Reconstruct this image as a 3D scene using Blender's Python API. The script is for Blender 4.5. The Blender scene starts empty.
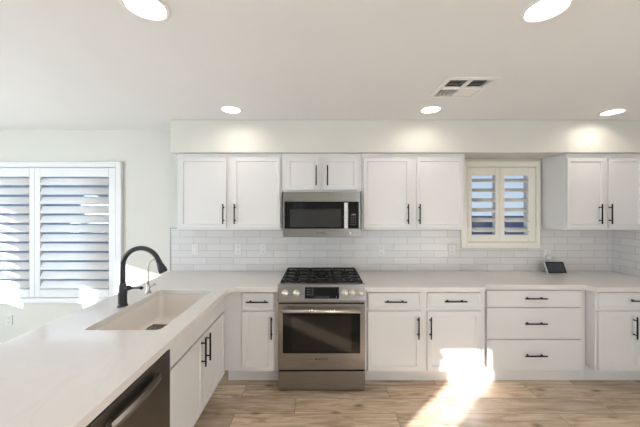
import bpy, bmesh, math, random
from mathutils import Vector, Matrix

random.seed(7)
PI = math.pi
S = bpy.context.scene
C = S.collection

# ------------------------------------------------------------------ camera
F = 282.0                 # focal length in pixels of the 640x427 frame
CX, CY, H = 320.0, 207.5, 1.60
cam_d = bpy.data.cameras.new('camera')
cam_d.sensor_width = 36.0
cam_d.lens = F * 36.0 / 640.0
cam_d.shift_y = -(213.5 - CY) / 640.0
cam_d.clip_start = 0.05
cam = bpy.data.objects.new('camera', cam_d)
C.objects.link(cam)
cam.location = (0, 0, H)
cam.rotation_euler = (PI / 2, 0, 0)
S.camera = cam

# ------------------------------------------------------------------ world, sun, daylight, exposure
W = bpy.data.worlds.new('world')
S.world = W
W.use_nodes = True
wn, wl = W.node_tree.nodes, W.node_tree.links
wn.clear()
wo = wn.new('ShaderNodeOutputWorld')
wb = wn.new('ShaderNodeBackground')
wt = wn.new('ShaderNodeTexCoord')
ws = wn.new('ShaderNodeSeparateXYZ')
wr = wn.new('ShaderNodeValToRGB')
wl.new(wt.outputs['Generated'], ws.inputs[0])
wl.new(ws.outputs['Z'], wr.inputs[0])
wr.color_ramp.elements[0].position = 0.0
wr.color_ramp.elements[0].color = (0.66, 0.78, 0.95, 1)
wr.color_ramp.elements[1].position = 0.5
wr.color_ramp.elements[1].color = (0.30, 0.50, 0.92, 1)
wl.new(wr.outputs[0], wb.inputs['Color'])
wb.inputs['Strength'].default_value = 1.0
wl.new(wb.outputs[0], wo.inputs[0])

SUN_EL = math.radians(13.0)
SUN_XY = 1.06             # metres travelled to the right for each metre towards the range wall
sd = Vector((SUN_XY, 1.0, 0)).normalized()
sdir = Vector((sd.x * math.cos(SUN_EL), sd.y * math.cos(SUN_EL), -math.sin(SUN_EL)))
sun_d = bpy.data.lights.new('sun', 'SUN')
sun_d.energy = 36.0
sun_d.angle = math.radians(0.53)
sun_d.color = (1.0, 0.975, 0.95)
sun = bpy.data.objects.new('sun', sun_d)
C.objects.link(sun)
sun.rotation_euler = sdir.to_track_quat('-Z', 'Y').to_euler()


def area(name, loc, direction, sx, sy, power, col):
    d = bpy.data.lights.new(name, 'AREA')
    d.shape = 'RECTANGLE'
    d.size, d.size_y = sx, sy
    d.energy = power
    d.color = col
    o = bpy.data.objects.new(name, d)
    C.objects.link(o)
    o.location = loc
    o.rotation_euler = Vector(direction).to_track_quat('-Z', 'Z').to_euler()
    return o


LEFT, RIGHT, FRONT, BACK, CEIL = -4.5, 3.23, -2.5, 3.12, 2.462
area('added_fill_rear', (2.2, FRONT + 0.05, 1.1), (0, 1, 0.45), 1.7, 2.0, 34, (0.88, 0.94, 1.0))  # unseen lamp added to fill the room from the rear
area('added_fill_left', (LEFT + 0.05, -1.0, 1.4), (1, 0.25, 0.40), 1.6, 1.5, 32, (0.66, 0.84, 1.0))  # unseen lamp added for cool fill from the left
area('added_fill_corner', (LEFT + 0.05, 0.75, 1.05), (1, 0.55, -0.25), 1.3, 1.3, 104, (0.74, 0.88, 1.0))  # unseen lamp added to brighten the left wall and tiles
LAMP_L = 53.0             # radiance of the ceiling lamp lenses
S.view_settings.view_transform = 'Standard'
S.view_settings.look = 'None'
S.view_settings.gamma = 1.0
S.view_settings.use_curve_mapping = False
S.view_settings.exposure = 0.0
S.cycles.use_denoising = True
S.cycles.diffuse_bounces = 6
S.cycles.max_bounces = 12


# ------------------------------------------------------------------ materials
def new_mat(name):
    m = bpy.data.materials.new(name)
    m.use_nodes = True
    return m, m.node_tree.nodes, m.node_tree.links, m.node_tree.nodes['Principled BSDF']


def mat(name, col, rough=0.5, metal=0.0, noise=0.0, nscale=8.0, bump=0.0, bscale=60.0, spec=0.5, stretch=None):
    m, n, l, b = new_mat(name)
    b.inputs['Base Color'].default_value = (*col, 1)
    b.inputs['Roughness'].default_value = rough
    b.inputs['Metallic'].default_value = metal
    b.inputs['Specular IOR Level'].default_value = spec
    tc = n.new('ShaderNodeTexCoord')
    src = tc.outputs['Object']
    if stretch:
        mp = n.new('ShaderNodeMapping')
        mp.inputs['Scale'].default_value = stretch
        l.new(src, mp.inputs['Vector'])
        src = mp.outputs[0]
    if noise:
        t = n.new('ShaderNodeTexNoise')
        t.inputs['Scale'].default_value = nscale
        t.inputs['Detail'].default_value = 5
        l.new(src, t.inputs['Vector'])
        r = n.new('ShaderNodeValToRGB')
        r.color_ramp.elements[0].position = 0.3
        r.color_ramp.elements[1].position = 0.7
        r.color_ramp.elements[0].color = (*[c * (1 - noise) for c in col], 1)
        r.color_ramp.elements[1].color = (*[min(1, c * (1 + noise)) for c in col], 1)
        l.new(t.outputs['Fac'], r.inputs[0])
        l.new(r.outputs[0], b.inputs['Base Color'])
    if bump:
        t2 = n.new('ShaderNodeTexNoise')
        t2.inputs['Scale'].default_value = bscale
        t2.inputs['Detail'].default_value = 3
        l.new(src, t2.inputs['Vector'])
        bp = n.new('ShaderNodeBump')
        bp.inputs['Strength'].default_value = bump
        bp.inputs['Distance'].default_value = 0.004
        l.new(t2.outputs['Fac'], bp.inputs['Height'])
        l.new(bp.outputs[0], b.inputs['Normal'])
    return m


M = {}
M['wall'] = mat('wall_paint', (0.655, 0.645, 0.60), 0.85, noise=0.012, nscale=3, bump=0.05, bscale=90, spec=0.2)
M['ceiling'] = mat('ceiling_paint', (0.785, 0.782, 0.775), 0.9, noise=0.01, nscale=3, bump=0.05, bscale=70, spec=0.2)
M['cabinet'] = mat('cabinet_lacquer', (0.69, 0.68, 0.675), 0.38, noise=0.008, nscale=4, spec=0.4)
M['trim'] = mat('cream_trim', (0.80, 0.77, 0.69), 0.45, noise=0.01, nscale=5, spec=0.4)
M['shutter_white'] = mat('shutter_white', (0.74, 0.75, 0.75), 0.45, noise=0.01, nscale=5, spec=0.4)
M['louver_cream'] = mat('louver_cream', (0.80, 0.77, 0.69), 0.45, noise=0.01, nscale=5, spec=0.4)
M['black'] = mat('matte_black_metal', (0.007, 0.0065, 0.0065), 0.5, noise=0.05, nscale=30, spec=0.15)
M['bronze'] = mat('dark_bronze', (0.030, 0.031, 0.034), 0.38, 0.35, noise=0.08, nscale=30)
M['nickel'] = mat('brushed_nickel', (0.50, 0.47, 0.43), 0.32, 1.0, noise=0.05, nscale=30)
M['steel'] = mat('stainless_steel', (0.31, 0.30, 0.285), 0.28, 1.0, noise=0.13, nscale=6, stretch=(1.0, 1.0, 40.0))
M['steel_bright'] = mat('polished_steel', (0.66, 0.64, 0.61), 0.25, 1.0, noise=0.03, nscale=20)
M['steel_darkened'] = mat('darkened_stainless', (0.17, 0.158, 0.145), 0.33, 1.0, noise=0.05, nscale=14, stretch=(1.0, 1.0, 60.0))  # colour darkened to stand in for the dishwasher's dark reflection
M['knob'] = mat('knob_metal', (0.70, 0.68, 0.60), 0.33, 1.0, noise=0.03, nscale=30)
M['black_glass'] = mat('black_glass', (0.006, 0.006, 0.007), 0.06, noise=0.05, nscale=3, spec=0.25)
M['oven_window'] = mat('oven_window', (0.008, 0.007, 0.007), 0.08, noise=0.05, nscale=3, spec=0.5)
M['mesh_window'] = mat('microwave_screen', (0.022, 0.022, 0.022), 0.16, noise=0.25, nscale=190)
M['iron'] = mat('cast_iron', (0.008, 0.007, 0.007), 0.6, noise=0.1, nscale=60, bump=0.2, bscale=200, spec=0.25)
M['enamel'] = mat('black_enamel', (0.010, 0.009, 0.009), 0.25, noise=0.05, nscale=10, spec=0.3)
M['burner'] = mat('burner_alloy', (0.30, 0.27, 0.24), 0.5, 0.8, noise=0.1, nscale=40)
M['rubber_gap_shade'] = mat('dark_rubber_gap_shade', (0.006, 0.006, 0.006), 0.9, noise=0.05, nscale=30, spec=0.1)  # also used for the shade painted into the range gaps
M['sink'] = mat('sink_composite', (0.79, 0.735, 0.69), 0.42, noise=0.02, nscale=60)
M['plastic'] = mat('white_plastic', (0.74, 0.74, 0.725), 0.35, noise=0.01, nscale=8)
M['plate'] = mat('outlet_plate', (0.68, 0.675, 0.66), 0.35, noise=0.01, nscale=8)
M['slot'] = mat('dark_slot', (0.05, 0.05, 0.05), 0.7, noise=0.05, nscale=20)
M['grey_plastic'] = mat('grey_plastic', (0.30, 0.30, 0.30), 0.45, noise=0.02, nscale=20)
M['screen'] = mat('dark_screen', (0.045, 0.052, 0.065), 0.12, noise=0.05, nscale=4)
M['marking'] = mat('pale_marking', (0.42, 0.42, 0.42), 0.5, noise=0.02, nscale=20)
M['logo'] = mat('dark_logo', (0.008, 0.007, 0.006), 0.7, noise=0.02, nscale=20, spec=0.1)
M['duct'] = mat('dark_duct', (0.05, 0.045, 0.04), 0.9, noise=0.1, nscale=20)
M['vent'] = mat('vent_white', (0.80, 0.78, 0.74), 0.5, noise=0.01, nscale=20)
M['edge'] = mat('metal_edge_strip', (0.24, 0.24, 0.24), 0.35, 0.9, noise=0.02, nscale=20)
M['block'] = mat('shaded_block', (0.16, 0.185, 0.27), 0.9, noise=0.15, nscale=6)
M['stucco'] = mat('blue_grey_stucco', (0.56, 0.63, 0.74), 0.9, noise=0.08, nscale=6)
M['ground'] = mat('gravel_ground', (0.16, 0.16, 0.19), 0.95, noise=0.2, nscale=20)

# quartz
m, n, l, b = new_mat('quartz')
tc = n.new('ShaderNodeTexCoord')
t = n.new('ShaderNodeTexNoise'); t.inputs['Scale'].default_value = 2.2; t.inputs['Detail'].default_value = 8
t.inputs['Distortion'].default_value = 1.2
r = n.new('ShaderNodeValToRGB')
e = r.color_ramp.elements
e[0].position, e[0].color = 0.35, (0.69, 0.655, 0.63, 1)
e[1].position, e[1].color = 0.60, (0.71, 0.675, 0.65, 1)
x = e.new(0.48); x.color = (0.715, 0.68, 0.655, 1)
x = e.new(0.50); x.color = (0.69, 0.655, 0.63, 1)
x = e.new(0.52); x.color = (0.715, 0.68, 0.655, 1)
l.new(tc.outputs['Object'], t.inputs['Vector']); l.new(t.outputs['Fac'], r.inputs[0]); l.new(r.outputs[0], b.inputs['Base Color'])
b.inputs['Roughness'].default_value = 0.14
M['quartz'] = m


def tile_mat(name, axis):
    m, n, l, b = new_mat(name)
    tc = n.new('ShaderNodeTexCoord')
    sp = n.new('ShaderNodeSeparateXYZ')
    cb = n.new('ShaderNodeCombineXYZ')
    l.new(tc.outputs['Object'], sp.inputs[0])
    l.new(sp.outputs[axis], cb.inputs['X']); l.new(sp.outputs['Z'], cb.inputs['Y'])
    mp = n.new('ShaderNodeMapping')
    mp.inputs['Location'].default_value = (0.07, -0.90 + 0.0747 * 20, 0)
    l.new(cb.outputs[0], mp.inputs['Vector'])
    br = n.new('ShaderNodeTexBrick')
    br.inputs['Scale'].default_value = 1.0
    br.inputs['Brick Width'].default_value = 0.295
    br.inputs['Row Height'].default_value = 0.0747
    br.inputs['Mortar Size'].default_value = 0.0022
    br.inputs['Mortar Smooth'].default_value = 0.3
    br.inputs['Color1'].default_value = (0.68, 0.665, 0.655, 1)
    br.inputs['Color2'].default_value = (0.625, 0.61, 0.60, 1)
    br.inputs['Mortar'].default_value = (0.44, 0.43, 0.42, 1)
    l.new(mp.outputs[0], br.inputs['Vector'])
    l.new(br.outputs['Color'], b.inputs['Base Color'])
    b.inputs['Roughness'].default_value = 0.16
    no = n.new('ShaderNodeTexNoise'); no.inputs['Scale'].default_value = 14
    l.new(cb.outputs[0], no.inputs['Vector'])
    b1 = n.new('ShaderNodeBump'); b1.inputs['Strength'].default_value = 0.35; b1.inputs['Distance'].default_value = 0.006
    b2 = n.new('ShaderNodeBump'); b2.inputs['Strength'].default_value = 0.6; b2.inputs['Distance'].default_value = 0.003
    b2.invert = True
    l.new(no.outputs['Fac'], b1.inputs['Height'])
    l.new(br.outputs['Fac'], b2.inputs['Height'])
    l.new(b1.outputs[0], b2.inputs['Normal'])
    l.new(b2.outputs[0], b.inputs['Normal'])
    return m


M['tile'] = tile_mat('white_subway_tile', 'X')
M['tile_side'] = tile_mat('white_subway_tile_side', 'Y')

# plank floor, boards run left to right
m, n, l, b = new_mat('oak_planks')
tc = n.new('ShaderNodeTexCoord')
br = n.new('ShaderNodeTexBrick')
br.inputs['Scale'].default_value = 1.0
br.inputs['Brick Width'].default_value = 1.25
br.inputs['Row Height'].default_value = 0.178
br.inputs['Mortar Size'].default_value = 0.0016
br.inputs['Mortar Smooth'].default_value = 0.2
br.offset = 0.37
br.inputs['Color1'].default_value = (0.0, 0.0, 0.0, 1)
br.inputs['Color2'].default_value = (1.0, 1.0, 1.0, 1)
br.inputs['Mortar'].default_value = (0.5, 0.5, 0.5, 1)
mpb = n.new('ShaderNodeMapping'); mpb.inputs['Location'].default_value = (30.2, 30.03, 0)
l.new(tc.outputs['Object'], mpb.inputs['Vector']); l.new(mpb.outputs[0], br.inputs['Vector'])
mp = n.new('ShaderNodeMapping'); mp.inputs['Scale'].default_value = (1.3, 11.0, 1.0)
l.new(tc.outputs['Object'], mp.inputs['Vector'])
# shift the grain from board to board
sh = n.new('ShaderNodeVectorMath'); sh.operation = 'MULTIPLY_ADD'
sh.inputs[1].default_value = (9.0, 7.0, 3.0)
l.new(br.outputs['Color'], sh.inputs[0]); l.new(mp.outputs[0], sh.inputs[2])
g1 = n.new('ShaderNodeTexNoise'); g1.inputs['Scale'].default_value = 2.2; g1.inputs['Detail'].default_value = 9; g1.inputs['Roughness'].default_value = 0.65
g1.inputs['Distortion'].default_value = 0.8
l.new(sh.outputs[0], g1.inputs['Vector'])
r = n.new('ShaderNodeValToRGB'); e = r.color_ramp.elements
e[0].position, e[0].color = 0.28, (0.25, 0.175, 0.118, 1)
e[1].position, e[1].color = 0.72, (0.70, 0.575, 0.45, 1)
x = e.new(0.5); x.color = (0.51, 0.40, 0.30, 1)
l.new(g1.outputs['Fac'], r.inputs[0])
tone = n.new('ShaderNodeMixRGB'); tone.blend_type = 'MULTIPLY'; tone.inputs[0].default_value = 1.0
tr = n.new('ShaderNodeValToRGB'); e = tr.color_ramp.elements
e[0].color = (0.80, 0.79, 0.78, 1); e[1].color = (1.16, 1.13, 1.08, 1)
l.new(br.outputs['Color'], tr.inputs[0])
l.new(r.outputs[0], tone.inputs[1]); l.new(tr.outputs[0], tone.inputs[2])
# knots
mk = n.new('ShaderNodeMapping'); mk.inputs['Scale'].default_value = (1.6, 4.0, 1.0)
l.new(tc.outputs['Object'], mk.inputs['Vector'])
vo = n.new('ShaderNodeTexVoronoi'); vo.inputs['Scale'].default_value = 1.7; vo.inputs['Randomness'].default_value = 1.0
l.new(mk.outputs[0], vo.inputs['Vector'])
kr = n.new('ShaderNodeValToRGB'); e = kr.color_ramp.elements
e[0].position, e[0].color = 0.03, (0.30, 0.24, 0.20, 1)
e[1].position, e[1].color = 0.16, (1, 1, 1, 1)
l.new(vo.outputs['Distance'], kr.inputs[0])
kn = n.new('ShaderNodeMixRGB'); kn.blend_type = 'MULTIPLY'; kn.inputs[0].default_value = 0.85
l.new(tone.outputs[0], kn.inputs[1]); l.new(kr.outputs[0], kn.inputs[2])
sm = n.new('ShaderNodeMixRGB'); sm.blend_type = 'MIX'; sm.inputs[2].default_value = (0.10, 0.075, 0.055, 1)
l.new(br.outputs['Fac'], sm.inputs[0]); l.new(kn.outputs[0], sm.inputs[1])
l.new(sm.outputs[0], b.inputs['Base Color'])
b.inputs['Roughness'].default_value = 0.27
bp = n.new('ShaderNodeBump'); bp.inputs['Strength'].default_value = 0.15; bp.inputs['Distance'].default_value = 0.002
l.new(g1.outputs['Fac'], bp.inputs['Height']); l.new(bp.outputs[0], b.inputs['Normal'])
M['floor'] = m

# window glass: mostly clear with a faint reflection
m, n, l, b = new_mat('window_glass')
n.remove(b)
tp = n.new('ShaderNodeBsdfTransparent'); tp.inputs[0].default_value = (0.96, 0.98, 0.98, 1)
gl = n.new('ShaderNodeBsdfGlossy'); gl.inputs['Roughness'].default_value = 0.02
mx = n.new('ShaderNodeMixShader'); mx.inputs[0].default_value = 0.06
l.new(tp.outputs[0], mx.inputs[1]); l.new(gl.outputs[0], mx.inputs[2])
l.new(mx.outputs[0], n['Material Output'].inputs[0])
M['glass'] = m

# lamp lens
m, n, l, b = new_mat('lamp_lens')
b.inputs['Base Color'].default_value = (0.9, 0.9, 0.88, 1)
b.inputs['Emission Color'].default_value = (1.0, 0.91, 0.81, 1)
b.inputs['Emission Strength'].default_value = LAMP_L
M['lens'] = m


# ------------------------------------------------------------------ mesh helpers
def at(px, py, y):
    """world point seen at photograph pixel (px, py) at depth y"""
    return Vector(((px - CX) * y / F, y, H - (py - CY) * y / F))


def X(px, y):
    return (px - CX) * y / F


def Z(py, y):
    return H - (py - CY) * y / F


def box(bm, x0, x1, y0, y1, z0, z1, bev=0.0, seg=1):
    vs = [bm.verts.new((x, y, z)) for x in (x0, x1) for y in (y0, y1) for z in (z0, z1)]
    q = [(0, 1, 3, 2), (4, 6, 7, 5), (0, 4, 5, 1), (2, 3, 7, 6), (0, 2, 6, 4), (1, 5, 7, 3)]
    fs = [bm.faces.new([vs[i] for i in f]) for f in q]
    if bev > 0:
        ed = list({ed for f in fs for ed in f.edges})
        bmesh.ops.bevel(bm, geom=ed, offset=bev, segments=seg, profile=0.5, affect='EDGES')
    return vs


def frame_axes(d):
    d = d.normalized()
    a = Vector((0, 0, 1)) if abs(d.z) < 0.9 else Vector((1, 0, 0))
    u = d.cross(a).normalized()
    return u, d.cross(u).normalized()


def tube(bm, pts, rad, seg=12, caps=True):
    """swept round tube; rad is a number or one radius per point"""
    pts = [Vector(p) for p in pts]
    rs = rad if isinstance(rad, (list, tuple)) else [rad] * len(pts)
    rings = []
    u = None
    for i, p in enumerate(pts):
        if i == 0:
            d = pts[1] - p
        elif i == len(pts) - 1:
            d = p - pts[i - 1]
        else:
            d = (pts[i + 1] - p).normalized() + (p - pts[i - 1]).normalized()
        d.normalize()
        if u is None:
            u, v = frame_axes(d)
        else:
            u = (u - d * u.dot(d)).normalized()
            v = d.cross(u).normalized()
        rings.append([bm.verts.new(p + (u * math.cos(2 * PI * k / seg) + v * math.sin(2 * PI * k / seg)) * rs[i]) for k in range(seg)])
    for a, b_ in zip(rings, rings[1:]):
        for k in range(seg):
            f = bm.faces.new((a[k], a[(k + 1) % seg], b_[(k + 1) % seg], b_[k]))
            f.smooth = True
    if caps:
        bm.faces.new(list(reversed(rings[0])))
        bm.faces.new(rings[-1])


def lathe(bm, prof, origin, axis=(0, 0, 1), seg=24, smooth=True):
    """prof: list of (radius, distance along axis)"""
    o, ax = Vector(origin), Vector(axis).normalized()
    u, v = frame_axes(ax)
    rings = []
    for (rr, hh) in prof:
        c = o + ax * hh
        if rr < 1e-6:
            rings.append([bm.verts.new(c)])
        else:
            rings.append([bm.verts.new(c + (u * math.cos(2 * PI * k / seg) + v * math.sin(2 * PI * k / seg)) * rr) for k in range(seg)])
    for a, b_ in zip(rings, rings[1:]):
        for k in range(seg):
            k2 = (k + 1) % seg
            if len(a) == 1 and len(b_) == 1:
                continue
            if len(a) == 1:
                f = bm.faces.new((a[0], b_[k2], b_[k]))
            elif len(b_) == 1:
                f = bm.faces.new((a[k], a[k2], b_[0]))
            else:
                f = bm.faces.new((a[k], a[k2], b_[k2], b_[k]))
            f.smooth = smooth


def prism(bm, outer, z0, z1, holes=(), bev=0.0):
    """flat slab from a plan outline with optional holes"""
    loops = [outer] + list(holes)
    edges = []
    for lp in loops:
        vs = [bm.verts.new((p[0], p[1], z1)) for p in lp]
        for i in range(len(vs)):
            edges.append(bm.edges.new((vs[i], vs[(i + 1) % len(vs)])))
    r = bmesh.ops.triangle_fill(bm, use_beauty=True, use_dissolve=True, edges=edges)
    fs = [f for f in r['geom'] if isinstance(f, bmesh.types.BMFace)]
    top = set(edges)
    ex = bmesh.ops.extrude_face_region(bm, geom=fs)
    nv = [g for g in ex['geom'] if isinstance(g, bmesh.types.BMVert)]
    for v in nv:
        v.co.z = z0
    if bev:
        ee = [e_ for e_ in top if e_.is_valid]
        bmesh.ops.bevel(bm, geom=ee, offset=bev, segments=2, profile=0.5, affect='EDGES')


def shaker(bm, x0, x1, y, z0, z1, th=0.019, rail=0.055, depth=0.009, lip=0.006):
    """panelled door or drawer front, its face towards -y at depth y"""
    box(bm, x0, x1, y, y + th, z0, z1)
    bm.faces.ensure_lookup_table()
    f = [f for f in bm.faces if all(abs(v.co.y - y) < 1e-6 for v in f.verts) and abs(f.calc_center_median().x - (x0 + x1) / 2) < 1e-5]
    bmesh.ops.bevel(bm, geom=[ed for ed in f[0].edges], offset=0.0025, segments=2, profile=0.5, affect='EDGES')
    f = sorted([g for g in bm.faces if all(abs(v.co.y - y) < 1e-6 for v in g.verts)], key=lambda g: -g.calc_area())[:1]
    for g in f:
        g.normal_update()
        if g.normal.y > 0:
            g.normal_flip()
    bmesh.ops.inset_region(bm, faces=f, thickness=rail, depth=0)
    bmesh.ops.inset_region(bm, faces=f, thickness=lip, depth=-depth)


def obj(name, bm, material, parent=None, smooth_angle=None):
    bmesh.ops.recalc_face_normals(bm, faces=bm.faces[:])
    me = bpy.data.meshes.new(name)
    bm.to_mesh(me)
    bm.free()
    me.materials.append(M[material] if isinstance(material, str) else material)
    o = bpy.data.objects.new(name, me)
    C.objects.link(o)
    if parent is not None:
        o.parent = parent
    return o


def bx(name, material, parent, *a, **k):
    bm = bmesh.new()
    box(bm, *a, **k)
    return obj(name, bm, material, parent)


def thing(name, label, cat, loc=(0, 0, 0), rotz=0.0, group=None):
    o = bpy.data.objects.new(name, None)
    o.empty_display_size = 0.1
    C.objects.link(o)
    o.location = loc
    o.rotation_euler = (0, 0, rotz)
    o['label'] = label
    o['category'] = cat
    if group:
        o['group'] = group
    return o


def struct(name, bm, material, parent=None):
    o = obj(name, bm, material, parent)
    if parent is None:
        o['kind'] = 'structure'
    return o


def tag(o, label, cat, group=None):
    o['label'] = label
    o['category'] = cat
    if group:
        o['group'] = group
    return o


# ------------------------------------------------------------------ room shell
WT = 0.14     # wall thickness


def wall_panel(bm, axis, pos0, pos1, a0, a1, z0, z1, holes):
    """wall slab with rectangular holes [(a0,a1,z0,z1)], axis 'x' = wall runs along x"""
    cuts = sorted({a0, a1, *[h[0] for h in holes], *[h[1] for h in holes]})
    for c0, c1 in zip(cuts, cuts[1:]):
        mid = (c0 + c1) / 2
        hs = sorted([(h[2], h[3]) for h in holes if h[0] < mid < h[1]])
        z = z0
        spans = []
        for (h0, h1) in hs:
            if h0 > z:
                spans.append((z, h0))
            z = h1
        if z < z1:
            spans.append((z, z1))
        for (s0, s1) in spans:
            if axis == 'x':
                box(bm, c0, c1, pos0, pos1, s0, s1)
            else:
                box(bm, pos0, pos1, c0, c1, s0, s1)


bm = bmesh.new(); box(bm, LEFT - WT, RIGHT + WT, FRONT - WT, BACK + WT, -0.12, 0.0); struct('floor', bm, 'floor')
VX0, VX1, VY0, VY1 = 0.875, 1.165, 1.89, 2.18          # ceiling hole of the air register
LAMPS = [(-0.782, 2.485, 'round recessed ceiling light before the soffit, nearest the left wall cabinet'),
         (0.975, 2.485, 'round recessed ceiling light just beyond the air register, before the soffit'),
         (2.64, 2.545, 'round recessed ceiling light near the right corner, before the soffit'),
         (-0.748, 1.210, 'large round ceiling light at the picture top above the sink peninsula'),
         (0.982, 1.222, 'large round ceiling light at the picture top, on the air register side'),
         (-0.76, -0.10, 'added unseen ceiling light behind the camera over the peninsula end'),  # this and the following lamps are unseen, added for more light
         (1.00, -0.10, 'added unseen ceiling light behind the camera over the open floor'),
         (-2.60, -1.20, 'added unseen ceiling light by the left openings of the dining side'),
         (0.60, -1.50, 'added unseen ceiling light near the rear wall of the room')]
CAN = 0.0785              # radius of a lamp's hole in the ceiling
x0, x1, y0, y1 = LEFT - WT, RIGHT + WT, FRONT - WT, BACK + WT
bm = bmesh.new()
prism(bm, [(x0, y0), (x1, y0), (x1, y1), (x0, y1)], CEIL, CEIL + 0.25,
      [[(VX0, VY0), (VX1, VY0), (VX1, VY1), (VX0, VY1)]] +
      [[(lx + CAN * math.cos(2 * PI * k / 36), ly + CAN * math.sin(2 * PI * k / 36)) for k in range(36)] for lx, ly, _ in LAMPS])
struct('ceiling', bm, 'ceiling')

K = BACK / F
LW = dict(x0=-4.08, x1=X(118, BACK), z0=Z(299, BACK), z1=Z(166, BACK))          # left window hole
KW = dict(x0=X(467, BACK), x1=X(534.5, BACK), z0=Z(242, BACK), z1=Z(167, BACK))  # kitchen window hole
bm = bmesh.new()
wall_panel(bm, 'x', BACK, BACK + WT, LEFT - WT, RIGHT + WT, 0, CEIL,
           [(LW['x0'], LW['x1'], LW['z0'], LW['z1']), (KW['x0'], KW['x1'], KW['z0'], KW['z1'])])
struct('wall_back', bm, 'wall')
bm = bmesh.new(); box(bm, RIGHT, RIGHT + WT, FRONT, BACK, 0, CEIL); struct('wall_right', bm, 'wall')
# wall on the left, unseen openings added and shaped for the low sun
LH = [(0.30, 0.97, 1.30, 1.75), (1.04, 1.34, 0.95, 1.38), (1.85, 2.95, 0.87, 1.95), (-1.9, -0.2, 0.7, 2.1)]
bm = bmesh.new(); wall_panel(bm, 'y', LEFT - WT, LEFT, FRONT, BACK, 0, CEIL, LH); struct('wall_left', bm, 'wall')
bm = bmesh.new()                  # unseen slats added in the left corner opening to stripe the sun
for k in range(8):
    zc = 1.20 + 0.098 * k
    box(bm, LEFT - WT + 0.02, LEFT - WT + 0.04, 1.85, 2.95, zc - 0.036, zc + 0.036)
struct('sun_stripe_slats', bm, 'shutter_white')
DO = (1.3, 3.1, 0.0, 2.1)
SL = (-4.35, -3.84, 0.0, 2.05)
bm = bmesh.new(); wall_panel(bm, 'x', FRONT - WT, FRONT, LEFT - WT, RIGHT + WT, 0, CEIL, [DO, SL, (-0.72, -0.46, 0.85, 2.1)]); struct('wall_front', bm, 'wall')  # unseen openings added for daylight, the floor sunbeam and a reflection

# dropped soffit over the wall cabinets
SOF_Y = 2.77
SOF_X = X(170, SOF_Y)
SOF_Z = Z(152.5, SOF_Y)
bm = bmesh.new(); box(bm, SOF_X, RIGHT, SOF_Y, BACK, SOF_Z, CEIL, 0.006, 2); struct('wall_soffit', bm, 'wall')

# tile backsplash
CT = 0.90                       # countertop height
BS_TOP = Z(228.5, BACK)
BS_L = X(171.5, BACK)
bm = bmesh.new()
ty = BACK - 0.009
kx0, kx1, kz0 = X(460, BACK), X(538, BACK), Z(247.5, BACK)
wall_panel(bm, 'x', ty, BACK, BS_L, RIGHT - 0.010, CT, BS_TOP, [(kx0, kx1, kz0, BS_TOP + 0.001)])
struct('wall_backsplash', bm, 'tile')
bm = bmesh.new(); box(bm, RIGHT - 0.009, RIGHT, 1.3, BACK, CT, BS_TOP); struct('wall_backsplash_side', bm, 'tile_side')
bm = bmesh.new()
box(bm, BS_L - 0.010, BS_L, ty - 0.004, BACK, CT, BS_TOP + 0.008)
box(bm, BS_L, X(177, BACK), ty - 0.004, BACK, BS_TOP, BS_TOP + 0.008)
struct('trim_1', bm, 'edge')
bm = bmesh.new(); box(bm, LEFT, BS_L - 0.02, BACK - 0.014, BACK, 0, 0.10, 0.004); struct('baseboard_back', bm, 'trim')
bm = bmesh.new(); box(bm, LEFT, LEFT + 0.014, FRONT + 0.02, BACK - 0.02, 0, 0.10, 0.004); struct('baseboard_left', bm, 'trim')


def window(name, x0, x1, z0, z1, fm):
    fr = bmesh.new()
    y0, y1 = BACK + 0.07, BACK + 0.12
    t_ = 0.035
    box(fr, x0, x0 + t_, y0, y1, z0, z1); box(fr, x1 - t_, x1, y0, y1, z0, z1)
    box(fr, x0 + t_, x1 - t_, y0, y1, z0, z0 + t_); box(fr, x0 + t_, x1 - t_, y0, y1, z1 - t_, z1)
    xm = (x0 + x1) / 2
    box(fr, xm - 0.02, xm + 0.02, y0, y1, z0 + t_, z1 - t_)
    w = struct(name, fr, fm)
    g = bmesh.new(); box(g, x0 + t_, x1 - t_, y0 + 0.02, y0 + 0.026, z0 + t_, z1 - t_)
    obj('window_pane', g, 'glass', w)
    return w


window('window_1', LW['x0'], LW['x1'], LW['z0'], LW['z1'], 'shutter_white')
window('window_2', KW['x0'], KW['x1'], KW['z0'], KW['z1'], 'trim')
# the garden outside, shaded by the house and added unseen walls
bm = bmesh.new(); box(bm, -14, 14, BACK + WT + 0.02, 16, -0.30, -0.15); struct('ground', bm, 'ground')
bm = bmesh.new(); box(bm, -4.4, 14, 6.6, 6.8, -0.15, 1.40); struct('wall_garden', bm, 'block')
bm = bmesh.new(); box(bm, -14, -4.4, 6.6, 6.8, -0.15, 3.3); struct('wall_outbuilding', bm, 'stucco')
bm = bmesh.new(); box(bm, -7.3, -7.1, -4.6, -2.6, -0.15, 3.4); struct('sun_blocker', bm, 'wall')  # unseen wall added to keep the sun off the peninsula
bm = bmesh.new(); box(bm, -14, LEFT - WT - 0.01, BACK + 0.02, BACK + WT, -0.15, 3.9); box(bm, LEFT - WT - 0.01, RIGHT + 3, BACK + 0.02, BACK + WT, CEIL + 0.252, 3.9); struct('garden_shade_wall', bm, 'wall')  # unseen wall and parapet added to cast shade over the garden


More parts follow.
